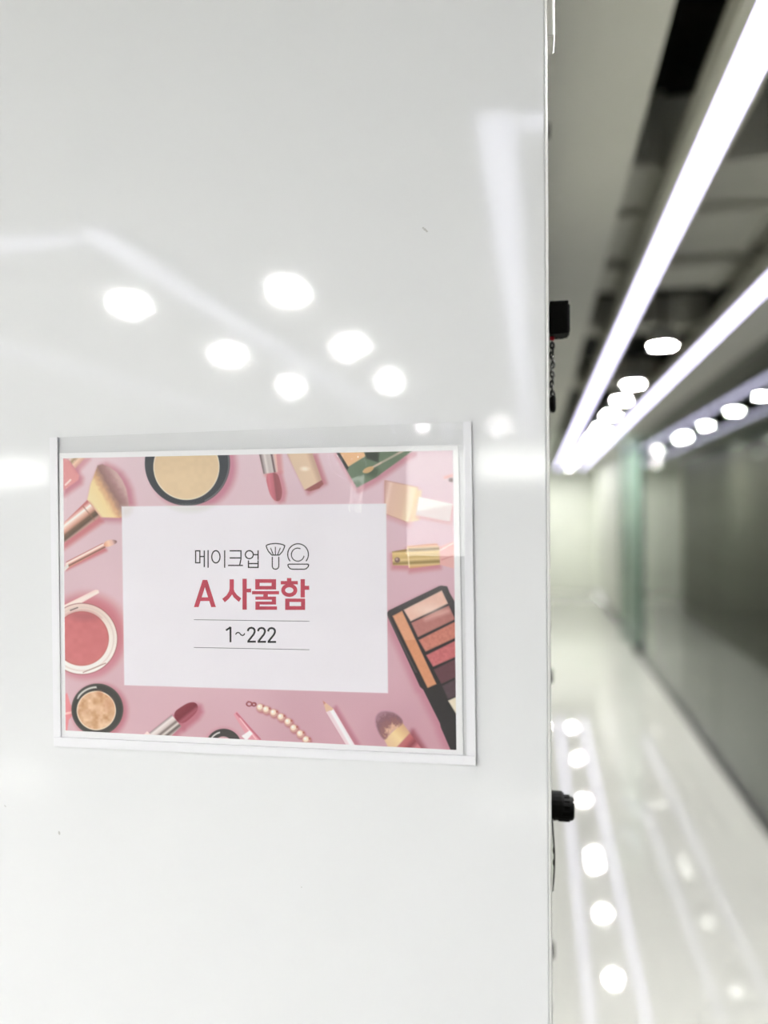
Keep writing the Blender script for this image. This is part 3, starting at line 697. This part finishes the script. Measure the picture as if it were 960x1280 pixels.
# -- lettering, line icons and rules: flat ink laid on the print, in 1/5.647 units of the tracing
TX, TY, TS = 230.0, 665.0, 1/5.647
ink_dark = mat('black ink', (0.012, 0.012, 0.015), 0.6)
ink_grey = mat('grey rule ink', (0.10, 0.10, 0.11), 0.6)
ink_red = mat('rose red ink', (0.52, 0.055, 0.095), 0.6, vary=(120, 0.12))
class Ink:
    def __init__(s): s.b = bmesh.new(); s.k = 0
    def poly(s, pts):
        s.k += 1; y = py_ - 0.00005 - s.k*0.000002
        vs = [s.b.verts.new(at(TX+x*TS, TY+yy*TS, y) - sheet.location) for x, yy in pts]
        if len(vs) > 2: s.b.faces.new(vs)
        return s
    def rect(s, x0, y0, x1, y1): return s.poly([(x0, y0), (x1, y0), (x1, y1), (x0, y1)])
    def line(s, pts, wd, close=False):
        """a mitred stroke"""
        P = [np.array(p, float) for p in pts]; n = len(P); h = wd/2; L = []; Rr = []
        for i in range(n):
            a = P[i-1] if (i > 0 or close) else None; c = P[(i+1) % n] if (i < n-1 or close) else None
            d1 = (P[i]-a)/np.linalg.norm(P[i]-a) if a is not None else None
            d2 = (c-P[i])/np.linalg.norm(c-P[i]) if c is not None else None
            if d1 is None: d1 = d2
            if d2 is None: d2 = d1
            n1, n2 = np.array((-d1[1], d1[0])), np.array((-d2[1], d2[0]))
            m = n1+n2; m = m/max(np.linalg.norm(m), 1e-6); k = h/max(m @ n1, 0.4)
            L.append(P[i]+m*k); Rr.append(P[i]-m*k)
        s.k += 1; y = py_ - 0.00005 - s.k*0.000002
        A = [s.b.verts.new(at(TX+p[0]*TS, TY+p[1]*TS, y) - sheet.location) for p in L]
        B = [s.b.verts.new(at(TX+p[0]*TS, TY+p[1]*TS, y) - sheet.location) for p in Rr]
        for i in range(n if close else n-1):
            j = (i+1) % n; s.b.faces.new((A[i], A[j], B[j], B[i]))
        return s
    def arc(s, cx, cy_, rx, ry, a0, a1, wd, n=36):
        full = abs(abs(a1-a0)-360) < 1e-6
        t = np.radians(np.linspace(a0, a1, n+1)); t = t[:-1] if full else t
        return s.line([(cx+rx*math.cos(a), cy_+ry*math.sin(a)) for a in t], wd, full)
    def done(s, name, m): 
        bmesh.ops.recalc_face_normals(s.b, faces=s.b.faces); return obj(name, s.b, m, sheet)
W = 8.6
Ink().line([(82, 133), (112, 133), (112, 217), (82, 217)], W, True).line([(143, 130), (143, 248)], W).line([(112, 173), (143, 173)], W).line([(170, 128), (170, 252)], W).done('letter', ink_dark)
Ink().arc(225, 175, 29, 43, 0, 360, W).line([(287, 129), (287, 252)], W).done('letter', ink_dark)
Ink().line([(322, 133), (402, 133), (402, 190), (393, 235)], W).line([(322, 183), (402, 183)], W).line([(311, 236), (416, 236)], W).done('letter', ink_dark)
Ink().arc(461, 160, 28, 28, 0, 360, W).line([(489, 160), (523, 160)], W).line([(523, 129), (523, 197)], W).line([(455, 200), (455, 250), (523, 250), (523, 200)], W).line([(455, 223), (523, 223)], W).done('letter', ink_dark)
fan = [(580, 97), (590, 90), (612, 84), (645, 81), (678, 84), (700, 90), (711, 97), (706, 115), (695, 138), (672, 163), (620, 163), (597, 138), (585, 115)]
Ink().line(fan, 7.5, True).line([(611, 112), (630, 160)], 6.5).line([(645, 104), (645, 160)], 6.5).line([(680, 112), (661, 160)], 6.5).line([(623, 174), (623, 243), (627, 254), (636, 261), (645, 263), (655, 261), (665, 254), (669, 243), (669, 174)], 7.5).done('brush_icon', ink_dark)
Ink().arc(805, 158, 73, 75, 140, 400, 7.5).arc(803, 160, 45, 46, 10, 295, 7).line([(741, 227), (874, 227), (880, 232), (876, 246), (863, 259), (848, 263), (765, 263), (750, 259), (737, 246), (733, 232)], 7.5, True).done('compact_icon', ink_dark)
Ink().poly([(70, 530), (103, 530), (152, 376), (148, 338), (132, 338)]).poly([(225, 530), (192, 530), (143, 376), (148, 338), (164, 338)]).rect(116, 461, 180, 487).done('letter', ink_red)
Ink().poly([(322, 334), (352, 334), (352, 395), (347, 430), (322, 412)]).poly([(323, 390), (350, 398), (340, 440), (318, 470), (288, 496), (270, 472), (300, 447), (318, 418)]).poly([(349, 395), (356, 420), (375, 445), (404, 468), (388, 494), (352, 462), (334, 432)]).rect(413, 330, 443, 548).rect(443, 400, 474, 426).done('letter', ink_red)
Ink().rect(503, 333, 650, 359).rect(503, 381, 650, 406).rect(503, 359, 534, 381).rect(618, 359, 650, 381).rect(480, 417, 671, 440).rect(560, 440, 592, 456).rect(504, 456, 650, 478).rect(620, 478, 650, 492).rect(504, 491, 650, 512).rect(504, 512, 534, 526).rect(504, 525, 656, 549).done('letter', ink_red)
Ink().rect(727, 325, 758, 347).rect(683, 346, 803, 370).arc(743, 411, 43, 34, 0, 360, 27).rect(823, 333, 853, 462).rect(853, 380, 884, 408).rect(714, 470, 855, 494).rect(714, 523, 855, 550).rect(714, 494, 745, 523).rect(826, 494, 855, 523).done('letter', ink_red)
Ink().line([(70, 619), (885, 630)], 3.8).done('rule_line', ink_grey)
Ink().line([(70, 815), (885, 831)], 3.8).done('rule_line', ink_grey)
Ink().line([(296, 694), (318, 680), (328, 671)], 13).rect(321.5, 670, 334.5, 778).done('digit', ink_dark)
Ink().line([(364, 724), (370, 714), (380, 709), (391, 712), (402, 726), (412, 731), (422, 727), (429, 715)], 8).done('tilde', ink_dark)
for dx, dy in ((0, 0), (72, 1), (143, 2)):
    Ink().line([(451, 700+dy), (454, 687+dy), (463, 679+dy), (476, 676+dy), (490, 680+dy), (498, 690+dy), (499, 705+dy), (492, 722+dy), (454, 770+dy), (454, 774+dy), (507, 774+dy)] if dx == 0 else
               [(451+dx, 700+dy), (454+dx, 687+dy), (463+dx, 679+dy), (476+dx, 676+dy), (490+dx, 680+dy), (498+dx, 690+dy), (499+dx, 705+dy), (492+dx, 722+dy), (454+dx, 770+dy), (454+dx, 774+dy), (507+dx, 774+dy)], 13.5).done('digit', ink_dark)
